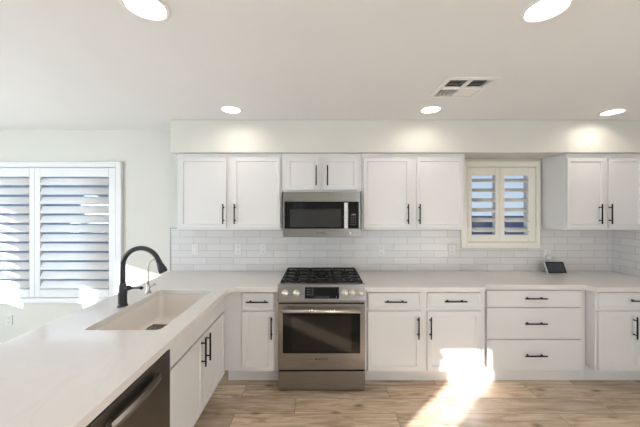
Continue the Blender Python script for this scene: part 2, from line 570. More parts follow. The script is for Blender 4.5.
# ------------------------------------------------------------------ plantation shutters
def shutter(name, label, cas, inner, panels, tilt, mats, louver_z):
    """cas = casing outer rect, inner = casing inner rect, panels = list of rects (x0,x1,z0,z1,lx0,lx1)"""
    pm, lm = mats
    x0, x1, z0, z1 = cas
    i0, i1, j0, j1 = inner
    t = thing(name, label, 'window shutter', ((x0 + x1) / 2, BACK, z0))
    off = t.location.copy()

    def sh(bmx):
        bmesh.ops.translate(bmx, verts=bmx.verts[:], vec=-off)
        return bmx
    bmx = bmesh.new()
    for (a, b_, c, d) in ((x0, i0, z0, z1), (i1, x1, z0, z1), (i0, i1, z0, j0), (i0, i1, j1, z1)):
        box(bmx, a, b_, BACK - 0.026, BACK - 0.001, c, d, 0.004, 2)
    q = 0.014        # raised outer bead of the casing
    for (a, b_, c, d) in ((x0, x0 + q, z0, z1), (x1 - q, x1, z0, z1), (x0 + q, x1 - q, z0, z0 + q), (x0 + q, x1 - q, z1 - q, z1)):
        box(bmx, a, b_, BACK - 0.036, BACK - 0.024, c, d, 0.004, 2)
    obj('casing', sh(bmx), pm, t)
    zl0, zl1, pitch = louver_z
    for (a, b_, c, d, la, lb) in panels:
        bmx = bmesh.new()
        ya, yb = BACK - 0.020, BACK + 0.008
        box(bmx, a, la, ya, yb, c, d, 0.003)
        box(bmx, lb, b_, ya, yb, c, d, 0.003)
        box(bmx, la, lb, ya, yb, c, zl0, 0.003)
        box(bmx, la, lb, ya, yb, zl1, d, 0.003)
        p = obj('shutter_panel', sh(bmx), pm, t)
        bmx = bmesh.new()
        n_ = int(round((zl1 - zl0) / pitch))
        ps = (zl1 - zl0) / n_
        for k in range(n_):
            zc = zl0 + ps * (k + 0.5)
            yc = BACK - 0.006
            prof = []
            for s in range(14):
                an = 2 * PI * s / 14
                u, v = 0.0445 * math.cos(an), 0.0055 * math.sin(an)
                prof.append((yc + u * math.cos(tilt) - v * math.sin(tilt), zc + u * math.sin(tilt) + v * math.cos(tilt)))
            ra = [bmx.verts.new((la + 0.003, y, z)) for y, z in prof]
            rb = [bmx.verts.new((lb - 0.003, y, z)) for y, z in prof]
            for s in range(14):
                f = bmx.faces.new((ra[s], ra[(s + 1) % 14], rb[(s + 1) % 14], rb[s])); f.smooth = True
            bmx.faces.new(ra); bmx.faces.new(list(reversed(rb)))
        obj('louvers', sh(bmx), lm, p)
        hx = b_ if b_ > (x0 + x1) / 2 + 0.1 else a
        for hz in (c + 0.12 * (d - c) + 0.05, d - 0.12 * (d - c) - 0.05):
            bmx = bmesh.new()
            tube(bmx, [(hx, ya - 0.004, hz - 0.03), (hx, ya - 0.004, hz + 0.03)], 0.005, 8)
            obj('hinge', sh(bmx), pm, p)
    return t


B = BACK
xs = X(36.2, B)
shutter('plantation_shutter', 'wide white louvered shutter on the blue-lit window left of the sink', 
        (X(-54, B), X(123, B), Z(302, B), Z(162, B)),
        (X(-47, B), X(117.2, B), Z(297.5, B), Z(167.5, B)),
        [(X(-46.6, B), xs - 0.001, Z(297, B), Z(168, B), X(-41, B), X(31, B)),
         (xs + 0.001, X(116.8, B), Z(297, B), Z(168, B), X(41.7, B), X(110, B))],
        math.radians(68), ('shutter_white', 'shutter_white'), (Z(289, B), Z(177, B), 0.0995))
shutter('plantation_shutter', 'small cream louvered shutter above the counter between the wall cabinets',
        (X(460, B), X(538, B), Z(247.5, B), Z(161.5, B)),
        (X(466.6, B), X(534.8, B), Z(242, B), Z(167.2, B)),
        [(X(467, B), X(498.6, B) - 0.001, Z(241.6, B), Z(167.6, B), X(470.8, B), X(494.2, B)),
         (X(498.6, B) + 0.001, X(534.4, B), Z(241.6, B), Z(167.6, B), X(503.5, B), X(527.0, B))],
        math.radians(31), ('trim', 'louver_cream'), (Z(234.5, B), Z(175.5, B), 0.1075))


# ------------------------------------------------------------------ cabinets
def pull(parent, cx, cy, cz, length=0.198, vertical=False):
    """black bar pull standing off a front at depth cy (front faces -y)"""
    bmx = bmesh.new()
    h = length / 2
    yb = cy - 0.030
    ax = (lambda s: (cx, yb, cz + s)) if vertical else (lambda s: (cx + s, yb, cz))
    tube(bmx, [ax(-h), ax(-h + 0.002), ax(h - 0.002), ax(h)], [0.0052, 0.0062, 0.0062, 0.0052], 12)
    for s in (-0.064, 0.064):
        p = ax(s)
        tube(bmx, [(p[0], yb, p[2]), (p[0], cy - 0.002, p[2])], 0.0048, 10)
        tube(bmx, [(p[0], cy - 0.003, p[2]), (p[0], cy, p[2])], 0.0075, 10)
    return obj('handle', bmx, 'black', parent)


def cabinet(name, label, group, loc, rotz, w, depth, z0, z1, fronts, toe=None, open_top=False, toe_flush=False, extra=None, xoff=0.0):
    """local frame: x along the front, face frame at y=0, doors at y=-0.020, body behind.
    fronts: list of (kind, x0, x1, z0, z1, handle, style); handle = None | ('h',cx,cz) | ('v',cx,cz)"""
    t = thing(name, label, 'cabinet', loc, rotz, group)
    bmx = bmesh.new()
    if open_top:
        s = 0.018
        box(bmx, 0, s, 0.02, depth, z0, z1); box(bmx, w - s, w, 0.02, depth, z0, z1)
        box(bmx, s, w - s, depth - s, depth, z0, z1); box(bmx, s, w - s, 0.02, depth - s, z0, z0 + s)
        box(bmx, 0, 0.04, 0, 0.02, z0, z1); box(bmx, w - 0.04, w, 0, 0.02, z0, z1)
        box(bmx, 0.04, w - 0.04, 0, 0.02, z0, z0 + 0.04); box(bmx, 0.04, w - 0.04, 0, 0.02, z1 - 0.15, z1)
        box(bmx, w / 2 - 0.04, w / 2 + 0.04, 0, 0.02, z0 + 0.04, z1 - 0.15)
    else:
        box(bmx, 0, w, 0, depth, z0, z1, 0.0015)
    if extra:
        extra(bmx)
    obj('body', bmx, 'cabinet', t)
    for (kind, x0, x1, a, b_, hd, style) in fronts:
        bmx = bmesh.new()
        if style == 'slab':
            box(bmx, x0, x1, -0.020, -0.001, a, b_, 0.003, 2)
        elif style == 'thin':
            shaker(bmx, x0, x1, -0.020, a, b_, rail=0.020, depth=0.004, lip=0.006)
        elif style == 'upper':
            shaker(bmx, x0, x1, -0.020, a, b_, rail=0.044)
        else:
            shaker(bmx, x0, x1, -0.020, a, b_, rail=0.055)
        d = obj(kind, bmx, 'cabinet', t)
        if hd:
            pull(d, hd[1], -0.020, hd[2], vertical=(hd[0] == 'v'), length=hd[3] if len(hd) > 3 else 0.198)
    if toe:
        bmx = bmesh.new(); box(bmx, toe[0], toe[1], toe[2], toe[2] + 0.016, 0.001, z0 - 0.001)
        obj('toe_kick', bmx, 'cabinet', t)
    return t


YF, YD = 2.510, 2.490            # base face frame / door face
CB = CT - 0.040                  # underside of the worktop
BZ0 = 0.150                      # bottom of base cabinet bodies
GB, GU = 'white base cabinets under the worktops', 'white wall cabinets under the soffit'
TOE_Y = 0.100
zz = lambda py: Z(py, YD)


def base_run(name, label, x0, x1, fronts, depth=None, **k):
    fr = [(kd, X(a, YD) - x0, X(b_, YD) - x0, zz(c), zz(d),
           None if hd is None else (hd[0], X(hd[1], YD - 0.03) - x0, Z(hd[2], YD - 0.03), 0.194), st) for (kd, a, b_, c, d, hd, st) in fronts]
    return cabinet(name, label, GB, (x0, YF, 0), 0, x1 - x0, BACK - YF - 0.002, BZ0, CB - 0.002, fr, toe=(0, x1 - x0, TOE_Y), **k)


PEN_F = -0.850                    # face frame of the peninsula cabinets
RNG0, RNG1 = -0.366, 0.394        # slot of the range
base_run('base_cabinet', 'narrow white base cabinet in the corner, one drawer over one door left of the range', PEN_F + 0.002, RNG0 - 0.004, [
    ('drawer', 241.8, 273.8, 310.0, 293.2, ('h', 257, 302.4), 'thin'),
    ('door', 241.8, 273.8, 371.2, 311.8, ('v', 271.2, 328.5), 'base')])
base_run('base_cabinet', 'white base cabinet right of the range, two drawers over two doors', RNG1 + 0.004, X(484, YF), [
    ('drawer', 368.0, 421.4, 308.8, 292.8, ('h', 396, 302.2), 'thin'),
    ('drawer', 427.6, 481.0, 308.8, 292.8, ('h', 456.2, 301.8), 'thin'),
    ('door', 368.0, 421.4, 371.2, 311.5, ('v', 419.0, 328.5), 'base'),
    ('door', 427.6, 481.0, 371.2, 311.5, ('v', 431.4, 328.5), 'base')])
# set-back three drawer unit
Y2, YD2 = 2.595, 2.575
dx0, dx1 = X(484, YF) + 0.003, 2.444
z2 = lambda py: Z(py, YD2)
fr = []
for (a, b_, hz) in ((306.9, 290.6, 298.9), (338.8, 308.0, 324.2), (370.6, 340.0, 356.4)):
    fr.append(('drawer', X(486.8, YD2) - dx0, X(582.0, YD2) - dx0, z2(a), z2(b_), ('h', X(536.6, YD2 - 0.03) - dx0, Z(hz, YD2 - 0.03), 0.200), 'slab'))


def plinth(bmx):
    box(bmx, 0.0, dx1 - dx0, 0.014, 0.03, 0.002, BZ0 - 0.012)


cabinet('base_cabinet', 'set-back white base cabinet of three wide flat drawers below the kitchen window', GB, (dx0, Y2, 0), 0, dx1 - dx0, BACK - Y2 - 0.002,
        BZ0 - 0.01, CB - 0.002, fr, extra=plinth)
rx0, rx1 = 2.447, RIGHT - 0.002
base_run('base_cabinet', 'white base cabinet at the right wall with a drawer over a pair of doors', rx0, rx1, [
    ('drawer', 599.2, 680.0, 308.8, 292.8, ('h', 643, 301.2), 'thin'),
    ('door', 599.2, 640.4, 371.2, 311.5, ('v', 637.5, 328.5), 'base'),
    ('door', 644.4, 684.0, 371.2, 311.5, ('v', 648.0, 328.5), 'base')])

# peninsula: sink base, (dishwasher), end cabinet; fronts look towards +x
PY0, PY1 = 1.552, 2.506           # sink base along y
SW = PY1 - PY0
hz_ = (0.742 - 0.0)
cabinet('base_cabinet', 'white sink cabinet in the peninsula, two doors under a plain panel', GB, (PEN_F, PY0, 0), PI / 2, SW, 0.60, BZ0, CB - 0.002, [
    ('drawer', 0.008, SW - 0.050, 0.705, 0.852, None, 'slab'),
    ('door', 0.008, 0.455, 0.160, 0.690, ('v', 0.425, 0.585), 'base'),
    ('door', 0.470, SW - 0.050, 0.160, 0.690, ('v', 0.505, 0.585), 'base')],
    toe=(0, SW - 0.01, TOE_Y), open_top=True)
PEN_END = 0.68
cabinet('base_cabinet', 'white end panel unit of the peninsula beyond the dishwasher', GB, (PEN_F, PEN_END + 0.01, 0), PI / 2, 0.250, 0.60, BZ0, CB - 0.002, [
    ('door', 0.010, 0.240, 0.160, 0.852, None, 'base')], toe=(0, 0.25, TOE_Y))

# wall cabinets
UF, UD = 2.815, 2.795
UB = BACK - UF - 0.002
uz = lambda py: Z(py, UD)
UZ0, UZ1 = Z(229.8, UF), SOF_Z - 0.002


def upper(label, x0, x1, z0, fronts):
    fr = [('door', X(a, UD) - x0, X(b_, UD) - x0, uz(c), uz(d), ('v', X(hx, UD - 0.03) - x0, Z(hy, UD - 0.03), hl), 'upper') for (a, b_, c, d, hx, hy, hl) in fronts]
    return cabinet('wall_cabinet', label, GU, (x0, UF, 0), 0, x1 - x0, UB, z0, UZ1, fr)


ux0 = X(177.4, UF)
ux1, ux2 = X(281.8, UF), X(361.4, UF)
ux3 = X(464.8, UF)
upper('two door white wall cabinet left of the microwave', ux0, ux1 - 0.001, UZ0,
      [(179.6, 226.2, 227.9, 157.8, 222.8, 214, 0.198), (233.0, 279.9, 227.9, 157.8, 234.2, 214, 0.198)])
upper('short two door white wall cabinet directly above the microwave', ux1 + 0.001, ux2 - 0.001, Z(192.0, UF),
      [(286.3, 318.3, 189.8, 158.2, 316.2, 175.3, 0.198), (323.4, 357.4, 189.8, 158.2, 327.6, 175.3, 0.198)])
upper('two door white wall cabinet between the microwave and the small shuttered window', ux2 + 0.001, ux3, UZ0,
      [(363.6, 410.2, 227.9, 157.8, 408.6, 214, 0.198), (416.8, 463.0, 227.9, 157.8, 420.2, 214, 0.198)])
upper('two door white wall cabinet in the right corner beyond the small shuttered window', X(565.6, UF), RIGHT - 0.002, UZ0,
      [(567.6, 604.8, 227.9, 158.2, 602.4, 214, 0.198), (609.2, 643.0, 227.9, 158.2, 612.4, 214, 0.198)])

# ------------------------------------------------------------------ worktops
YC = 2.468


def arc(cx, cy, r, a0, a1, n_=6):
    return [(cx + r * math.cos(math.radians(a0 + (a1 - a0) * k / n_)), cy + r * math.sin(math.radians(a0 + (a1 - a0) * k / n_))) for k in range(n_ + 1)]


def rrect(x0, x1, y0, y1, r, n_=5):
    return arc(x1 - r, y1 - r, r, 0, 90, n_) + arc(x0 + r, y1 - r, r, 90, 180, n_) + arc(x0 + r, y0 + r, r, 180, 270, n_) + arc(x1 - r, y0 + r, r, 270, 360, n_)


CX1, CX0 = -0.790, -1.645
yb = BACK - 0.010
SX0, SX1, SY0, SY1 = -1.355, -0.915, 1.612, 2.395
outer = [(CX0, yb), (RNG0 - 0.002, yb), (RNG0 - 0.002, YC)] + arc(CX1 + 0.05, YC - 0.05, 0.05, 90, 180, 6) + \
        [(CX1, PEN_END + 0.03), (CX1 - 0.03, PEN_END), (CX0 + 0.03, PEN_END), (CX0, PEN_END + 0.03)]
bm = bmesh.new(); prism(bm, outer, CB, CT, [rrect(SX0, SX1, SY0, SY1, 0.025)], 0.003)
tag(obj('countertop', bm, 'quartz'), 'L-shaped pale quartz worktop of the peninsula with the sink cut-out', 'countertop')
outer = [(RNG1 + 0.002, yb), (RNG1 + 0.002, YC), (1.450, YC), (1.495, 2.553), (2.380, 2.553), (2.420, YC), (RIGHT - 0.010, YC), (RIGHT - 0.010, yb)]
bm = bmesh.new(); prism(bm, outer, CB, CT, (), 0.003)
tag(obj('countertop', bm, 'quartz'), 'pale quartz worktop from the range to the right wall, set back over the drawers', 'countertop')

# ------------------------------------------------------------------ sink
t = thing('kitchen_sink', 'cream rectangular undermount sink let into the peninsula worktop', 'sink', ((SX0 + SX1) / 2, (SY0 + SY1) / 2, CB - 0.225))
off = Vector(t.location)
bm = bmesh.new()
loops = []
for (g, z, rr) in ((0.030, CB - 0.001, 0.03), (-0.003, CB - 0.001, 0.028), (-0.004, CB - 0.010, 0.028), (-0.010, 0.700, 0.04), (-0.022, 0.676, 0.045), (-0.050, 0.668, 0.05)):
    loops.append([bm.verts.new((px_, py_, z)) for px_, py_ in rrect(SX0 - g, SX1 + g, SY0 - g, SY1 + g, rr)])
for (g, z, rr) in ((-0.05, 0.655, 0.05), (0.004, 0.660, 0.03), (0.018, 0.70, 0.03), (0.022, CB - 0.012, 0.03), (0.030, CB - 0.012, 0.03)):
    loops.append([bm.verts.new((px_, py_, z)) for px_, py_ in rrect(SX0 - g, SX1 + g, SY0 - g, SY1 + g, rr)])
for i in range(len(loops)):
    if i == 5:
        bm.faces.new(loops[5]); bm.faces.new(list(reversed(loops[6])))
        continue
    a, b_ = loops[i], loops[(i + 1) % len(loops)]
    for k in range(len(a)):
        f = bm.faces.new((a[k], a[(k + 1) % len(a)], b_[(k + 1) % len(a)], b_[k])); f.smooth = True
bmesh.ops.translate(bm, verts=bm.verts[:], vec=-off)
obj('basin', bm, 'sink', t)
bm = bmesh.new()
dx, dy = -1.245, 2.165
box(bm, dx - 0.075, dx + 0.075, dy - 0.060, dy + 0.060, 0.6685, 0.671)
bmesh.ops.translate(bm, verts=bm.verts[:], vec=-off)
dr = obj('drain', bm, 'burner', t)
bm = bmesh.new()
for k in range(7):
    xx = dx - 0.072 + 0.024 * k
    tube(bm, [(xx, dy - 0.06, 0.676), (xx, dy + 0.06, 0.676)], 0.0042, 8)
for s in (-0.06, 0.06):
    tube(bm, [(dx - 0.075, dy + s, 0.676), (dx + 0.075, dy + s, 0.676)], 0.005, 8)
bmesh.ops.translate(bm, verts=bm.verts[:], vec=-off)
obj('grid', bm, 'nickel', dr)

# ------------------------------------------------------------------ taps
FX, FY = -1.403, 2.004
t = thing('faucet', 'tall black gooseneck kitchen faucet standing behind the sink', 'faucet', (FX, FY, CT))
bm = bmesh.new()
lathe(bm, [(0, 0), (0.0335, 0), (0.0335, 0.006), (0.030, 0.010), (0.0285, 0.020), (0.028, 0.085), (0.0295, 0.09), (0.0295, 0.10), (0.026, 0.106), (0.024, 0.145), (0.019, 0.165), (0, 0.165)], (0, 0, 0), seg=28)
obj('base', bm, 'bronze', t)
bm = bmesh.new()
pts = [(0, 0, 0.16), (0, 0, 0.22), (0, 0, 0.275)]
R_ = 0.131
for k in range(1, 22):
    a = math.radians(180 - 160 * k / 21)
    pts.append((R_ + R_ * math.cos(a), 0, 0.280 + R_ * math.sin(a)))
tube(bm, pts, 0.0165, 16)
obj('spout', bm, 'bronze', t)
tip = Vector(pts[-1]); dn = (Vector(pts[-1]) - Vector(pts[-2])).normalized()
bm = bmesh.new()
lathe(bm, [(0, -0.002), (0.0175, -0.002), (0.0185, 0.004), (0.0175, 0.012), (0.0195, 0.026), (0.0285, 0.066), (0.0290, 0.088), (0.024, 0.094), (0, 0.094)], tip, dn, 24)
obj('spray_head', bm, 'bronze', t)
bm = bmesh.new()
lathe(bm, [(0, 0.02), (0.019, 0.02), (0.020, 0.045), (0.016, 0.056), (0.0085, 0.068), (0.0065, 0.10), (0.0068, 0.125), (0.011, 0.130), (0.0125, 0.138), (0.009, 0.148), (0, 0.150)], (0, 0, 0.128), (1, -0.05, 0.02), 18)
obj('lever', bm, 'bronze', t)

t = thing('filter_tap', 'small brushed nickel drinking water tap beside the black faucet', 'tap', (-1.411, 2.315, CT))
bm = bmesh.new()
lathe(bm, [(0, 0), (0.026, 0), (0.026, 0.004), (0.018, 0.012), (0.0145, 0.03), (0.0135, 0.06), (0.009, 0.07), (0, 0.07)], (0, 0, 0), seg=22)
obj('base', bm, 'nickel', t)
bm = bmesh.new()
pts = [(0, 0, 0.065), (0, 0, 0.15), (0, 0, 0.21)]
for k in range(1, 15):
    a = math.radians(180 - 175 * k / 14)
    pts.append((0.055 + 0.055 * math.cos(a), 0, 0.218 + 0.055 * math.sin(a)))
pts.append((pts[-1][0] + 0.001, 0, pts[-1][2] - 0.02))
tube(bm, pts, 0.0068, 12)
obj('spout', bm, 'nickel', t)
bm = bmesh.new()
tube(bm, [(0.006, 0, 0.045), (0.03, 0, 0.056), (0.055, 0, 0.075)], [0.008, 0.007, 0.0045], 10)
tube(bm, [(0.046, 0, 0.082), (0.062, 0, 0.060)], 0.006, 10)
obj('lever', bm, 'nickel', t)


# ------------------------------------------------------------------ lettering
def letters(text, size, cx, cy, cz, material, parent, name='logo', ring=None):
    cu = bpy.data.curves.new('t', 'FONT')
    cu.body = text; cu.size = size; cu.align_x = 'CENTER'; cu.align_y = 'CENTER'; cu.extrude = 0.0005; cu.space_character = 1.08
    tmp = bpy.data.objects.new('t', cu)
    C.objects.link(tmp)
    dg = bpy.context.evaluated_depsgraph_get()
    me = bpy.data.meshes.new_from_object(tmp.evaluated_get(dg))
    bpy.data.objects.remove(tmp)
    bmx = bmesh.new(); bmx.from_mesh(me)
    bpy.data.meshes.remove(me)
    bmesh.ops.transform(bmx, matrix=Matrix.Translation((cx, cy, cz)) @ Matrix.Rotation(PI / 2, 4, 'X'), verts=bmx.verts[:])
    if ring:
        rr, rx = ring
        pts = [(cx + rx + rr * math.cos(2 * PI * k / 20), cy, cz + rr * math.sin(2 * PI * k / 20)) for k in range(21)]
        tube(bmx, pts, rr * 0.14, 6)
        box(bmx, cx + rx - rr * 0.5, cx + rx - rr * 0.25, cy - 0.0006, cy + 0.0006, cz - rr * 0.6, cz + rr * 0.6)
        box(bmx, cx + rx + rr * 0.25, cx + rx + rr * 0.5, cy - 0.0006, cy + 0.0006, cz - rr * 0.6, cz + rr * 0.6)
        box(bmx, cx + rx - rr * 0.5, cx + rx + rr * 0.5, cy - 0.0006, cy + 0.0006, cz - rr * 0.12, cz + rr * 0.12)
    return obj(name, bmx, material, parent)


# ------------------------------------------------------------------ range
RX = (RNG0 + RNG1) / 2
t = thing('range', 'stainless slide-in gas range with five knobs between the base cabinets', 'stove', (RX, 2.44, 0))
hw = 0.378
RF = -0.0                                   # local y of the door face (world 2.44)
rz = lambda py: Z(py, 2.44)
bm = bmesh.new()
box(bm, -hw, hw, 0.075, 0.655, 0.050, 0.890, 0.002)
for sx in (-0.33, 0.33):
    for sy in (0.13, 0.60):
        tube(bm, [(sx, sy, 0.0), (sx, sy, 0.055)], 0.018, 10)
obj('body', bm, 'steel_darkened', t)
# cooktop
bm = bmesh.new()
box(bm, -hw - 0.002, hw + 0.002, 0.045, 0.660, 0.902, 0.914, 0.003, 2)
box(bm, -hw - 0.002, hw + 0.002, 0.045, 0.660, 0.892, 0.902)
ck = obj('cooktop', bm, 'enamel', t)
bm = bmesh.new()
box(bm, -hw - 0.001, hw + 0.001, 0.615, 0.655, 0.914, 0.926, 0.003)
obj('rear_trim', bm, 'steel', ck)
# burners
for (bx_, by_, br_) in ((-0.245, 0.19, 0.040), (-0.245, 0.46, 0.032), (0.0, 0.325, 0.052), (0.245, 0.19, 0.034), (0.245, 0.46, 0.042)):
    bm = bmesh.new()
    lathe(bm, [(0, 0), (br_ + 0.012, 0), (br_ + 0.010, 0.006), (br_, 0.008), (br_, 0.014), (0, 0.014)], (bx_, by_, 0.914), seg=22)
    bu = obj('burner', bm, 'burner', t)
    bm = bmesh.new()
    lathe(bm, [(0, 0), (br_ - 0.003, 0), (br_ - 0.002, 0.006), (br_ - 0.008, 0.010), (0, 0.011)], (bx_, by_, 0.928), seg=22)
    obj('burner_cap', bm, 'iron', bu)
# grates
for gi in range(3):
    gx0 = -0.362 + gi * 0.2425
    gx1 = gx0 + 0.239
    gy0, gy1, gz = 0.062, 0.605, 0.951
    bm = bmesh.new()
    w_, h_ = 0.011, 0.014
    for (a, b_, c, d) in ((gx0, gx1, gy0, gy0 + w_), (gx0, gx1, gy1 - w_, gy1), (gx0, gx0 + w_, gy0, gy1), (gx1 - w_, gx1, gy0, gy1)):
        box(bm, a, b_, c, d, gz - h_, gz, 0.003)
    gxm = (gx0 + gx1) / 2
    if gi != 1:
        box(bm, gx0, gx1, (gy0 + gy1) / 2 - w_ / 2, (gy0 + gy1) / 2 + w_ / 2, gz - h_, gz, 0.002)
        for cyy in (0.19, 0.46):
            for an in (0, 90, 180, 270):
                ca, sa = math.cos(math.radians(an)), math.sin(math.radians(an))
                L1 = (gx1 - gx0) / 2 if an in (0, 180) else 0.128
                tube(bm, [(gxm + ca * 0.03, cyy + sa * 0.03, gz - 0.004), (gxm + ca * L1, cyy + sa * L1, gz - 0.006)], 0.006, 8)
    else:
        for an in range(0, 360, 45):
            ca, sa = math.cos(math.radians(an)), math.sin(math.radians(an))
            L1 = 0.11 if an % 90 else (0.118 if an in (0, 180) else 0.26)
            tube(bm, [(gxm + ca * 0.035, 0.325 + sa * 0.035, gz - 0.004), (gxm + ca * L1, 0.325 + sa * L1, gz - 0.006)], 0.006, 8)
        box(bm, gx0, gx1, 0.20 - w_ / 2, 0.20 + w_ / 2, gz - h_, gz, 0.002)
        box(bm, gx0, gx1, 0.45 - w_ / 2, 0.45 + w_ / 2, gz - h_, gz, 0.002)
    for fx in (gx0 + 0.006, gx1 - 0.006):
        for fy in (gy0 + 0.006, gy1 - 0.006):
            tube(bm, [(fx, fy, 0.9145), (fx, fy, gz - 0.006)], [0.008, 0.006], 8)
    obj('grate', bm, 'iron', t)
# control panel: slightly leaning face
pz0, pz1 = rz(302.3), 0.930
py_b, py_t = -0.006, 0.030
bm = bmesh.new()
prof = [(py_b, pz0), (py_b, pz0 + 0.02), (py_t - 0.006, pz1 - 0.004), (py_t, pz1), (0.058, pz1), (0.074, 0.905), (0.074, pz0)]
ra = [bm.verts.new((-hw - 0.003, y, z)) for y, z in prof]
rb = [bm.verts.new((hw + 0.003, y, z)) for y, z in prof]
for k in range(len(prof)):
    k2 = (k + 1) % len(prof)
    bm.faces.new((ra[k], ra[k2], rb[k2], rb[k]))
bm.faces.new(ra); bm.faces.new(list(reversed(rb)))
cp = obj('control_panel', bm, 'steel', t)
# plane of the panel face
pn0, pn1 = Vector((0, py_b, pz0 + 0.02)), Vector((0, py_t - 0.006, pz1 - 0.004))
up = (pn1 - pn0).normalized(); nrm = Vector((0, -up.z, up.y))
zmid = rz(293.2)
pc = pn0 + up * ((zmid - pn0.z) / up.z)
bm = bmesh.new()
v8 = []
dw, dh = 0.148, 0.048
cxd = X(322, 2.44) - RX
for s in (0.0005, 0.003):
    for (a, b_) in ((-dw, -dh), (dw, -dh), (dw, dh), (-dw, dh)):
        v8.append(bm.verts.new(Vector((cxd + a, 0, 0)) + pc + up * b_ + nrm * s))
for f in ((0, 1, 2, 3), (4, 5, 6, 7), (0, 1, 5, 4), (1, 2, 6, 5), (2, 3, 7, 6), (3, 0, 4, 7)):
    bm.faces.new([v8[i] for i in f])
ds = obj('display', bm, 'black_glass', cp)
spots = [(-0.125 + 0.022 * i, 0.030 - 0.022 * j) for i in range(3) for j in range(3)] + [(-0.055 + 0.022 * i, -0.033) for i in range(6)] + [(0.125, -0.033)]
for (a, b_) in spots:
    c = Vector((cxd + a, 0, 0)) + pc + up * b_ + nrm * 0.0036
    bm = bmesh.new()
    tube(bm, [c - nrm * 0.0003, c + nrm * 0.0003], 0.0034, 8)
    obj('touch_key', bm, 'marking', ds)
for kx in (284.7, 296.2, 344.9, 352.6, 360.7):
    lx = X(kx, 2.43) - RX
    c = Vector((lx, 0, 0)) + pc
    bm = bmesh.new()
    lathe(bm, [(0, 0.0), (0.029, 0.0), (0.029, 0.004), (0.024, 0.006), (0, 0.006)], c, nrm, 24)
    lathe(bm, [(0, 0.004), (0.0235, 0.004), (0.0225, 0.026), (0.020, 0.030), (0, 0.030)], c, nrm, 24)
    kb = obj('knob', bm, 'knob', cp)
    bm = bmesh.new()
    q0 = c + nrm * 0.030 - up * 0.017
    tube(bm, [q0, q0 + up * 0.034], 0.005, 8)
    obj('grip', bm, 'knob', kb)
# oven door
dz0, dz1 = rz(369.8), rz(304.1)
bm = bmesh.new()
shx = hw - 0.001
box(bm, -shx, shx, 0.0, 0.070, dz0, dz1, 0.003, 2)
od = obj('oven_door', bm, 'steel', t)
gx0, gx1 = X(282.8, 2.44) - RX, X(360.2, 2.44) - RX
bm = bmesh.new(); box(bm, gx0, gx1, -0.003, 0.002, rz(353.3), rz(312.5), 0.001)
gw = obj('door_glass', bm, 'black_glass', od)
bm = bmesh.new(); box(bm, gx0 + 0.075, gx1 - 0.075, -0.0042, -0.0028, rz(351.0), rz(316.0), 0.0004)
obj('viewing_window', bm, 'oven_window', gw)
bm = bmesh.new()
hzv = rz(309.4)
tube(bm, [(gx0 - 0.008, -0.048, hzv), (gx1 + 0.008, -0.048, hzv)], 0.0155, 16)
for sx in (gx0 + 0.02, gx1 - 0.02):
    box(bm, sx - 0.012, sx + 0.012, -0.048, 0.001, hzv - 0.009, hzv + 0.009, 0.003)
obj('handle', bm, 'steel_bright', od)
letters('BOSCH', 0.024, X(323.5, 2.44) - RX, -0.0008, rz(359.2), 'logo', od, ring=(0.009, -0.062))
bm = bmesh.new(); box(bm, -shx, shx, 0.0, 0.070, 0.022, rz(371.7), 0.003, 2)
obj('drawer', bm, 'steel', t)
bm = bmesh.new(); box(bm, -shx + 0.01, shx - 0.01, 0.012, 0.072, rz(371.7) - 0.001, dz0 + 0.001)
obj('gap_shade', bm, 'rubber_gap_shade', t)  # dark strip standing in for shade between door and drawer
bm = bmesh.new(); box(bm, -shx + 0.004, shx - 0.004, 0.008, 0.070, dz1 + 0.0005, pz0 - 0.0005)
obj('gap_shade', bm, 'rubber_gap_shade', t)  # dark strip standing in for shade under the control panel

# ------------------------------------------------------------------ microwave
YM = 2.745
mz = lambda py: Z(py, YM)
mx0, mx1 = X(282.9, YM), X(360.3, YM)
t = thing('microwave', 'stainless over-the-range microwave with a black glass door above the range', 'microwave', ((mx0 + mx1) / 2, YM, mz(237.0)))
off = Vector(t.location)


def mb(name, material, parent, x0, x1, y0, y1, z0, z1, bev=0.0, seg=1):
    bmx = bmesh.new(); box(bmx, x0 - off.x, x1 - off.x, y0 - off.y, y1 - off.y, z0 - off.z, z1 - off.z, bev, seg)
    return obj(name, bmx, material, parent)


bm = bmesh.new()
x0, x1 = mx0 - off.x, mx1 - off.x
box(bm, x0, x1, 0.004, BACK - 0.012 - YM, 0.012, Z(192.0, UF) - off.z - 0.003)
box(bm, x0, x1, -0.004, 0.02, mz(201.6) - off.z, mz(192.9) - off.z - 0.004, 0.002)
body = obj('body', bm, 'steel', t)
mb('bottom_strip', 'steel', t, mx0, mx1, YM - 0.004, YM + 0.03, mz(237.0), mz(228.6), 0.002)
xg0, xg1 = mx0 + 0.018, X(347.8, YM)
door = mb('door', 'black_glass', t, xg0, xg1, YM - 0.012, YM + 0.004, mz(228.4), mz(201.8), 0.002)
mb('door_window', 'mesh_window', door, X(290.0, YM), X(341.0, YM), YM - 0.0130, YM - 0.0115, mz(227.0), mz(209.5), 0.0004)
bm = bmesh.new()
hx = X(346.1, YM - 0.05) - off.x
box(bm, hx - 0.0185, hx + 0.0185, -0.056, -0.042, mz(228.4) - off.z, mz(202.6) - off.z, 0.005, 2)
for zc in (mz(226.5), mz(204)):
    tube(bm, [(hx, -0.050, zc - off.z), (hx, -0.010, zc - off.z)], 0.008, 10)
obj('handle', bm, 'steel_bright', door)
pnl = mb('control_panel', 'black_glass', t, X(348.2, YM), X(358.6, YM), YM - 0.010, YM + 0.004, mz(228.4), mz(201.8), 0.002)
bm = bmesh.new()
for i in range(3):
    for j in range(5):
        xx = X(351, YM) + 0.021 * i - off.x; zq = mz(224.5) + 0.021 * j - off.z
        box(bm, xx - 0.004, xx + 0.004, -0.0108, -0.0098, zq - 0.0022, zq + 0.0022)
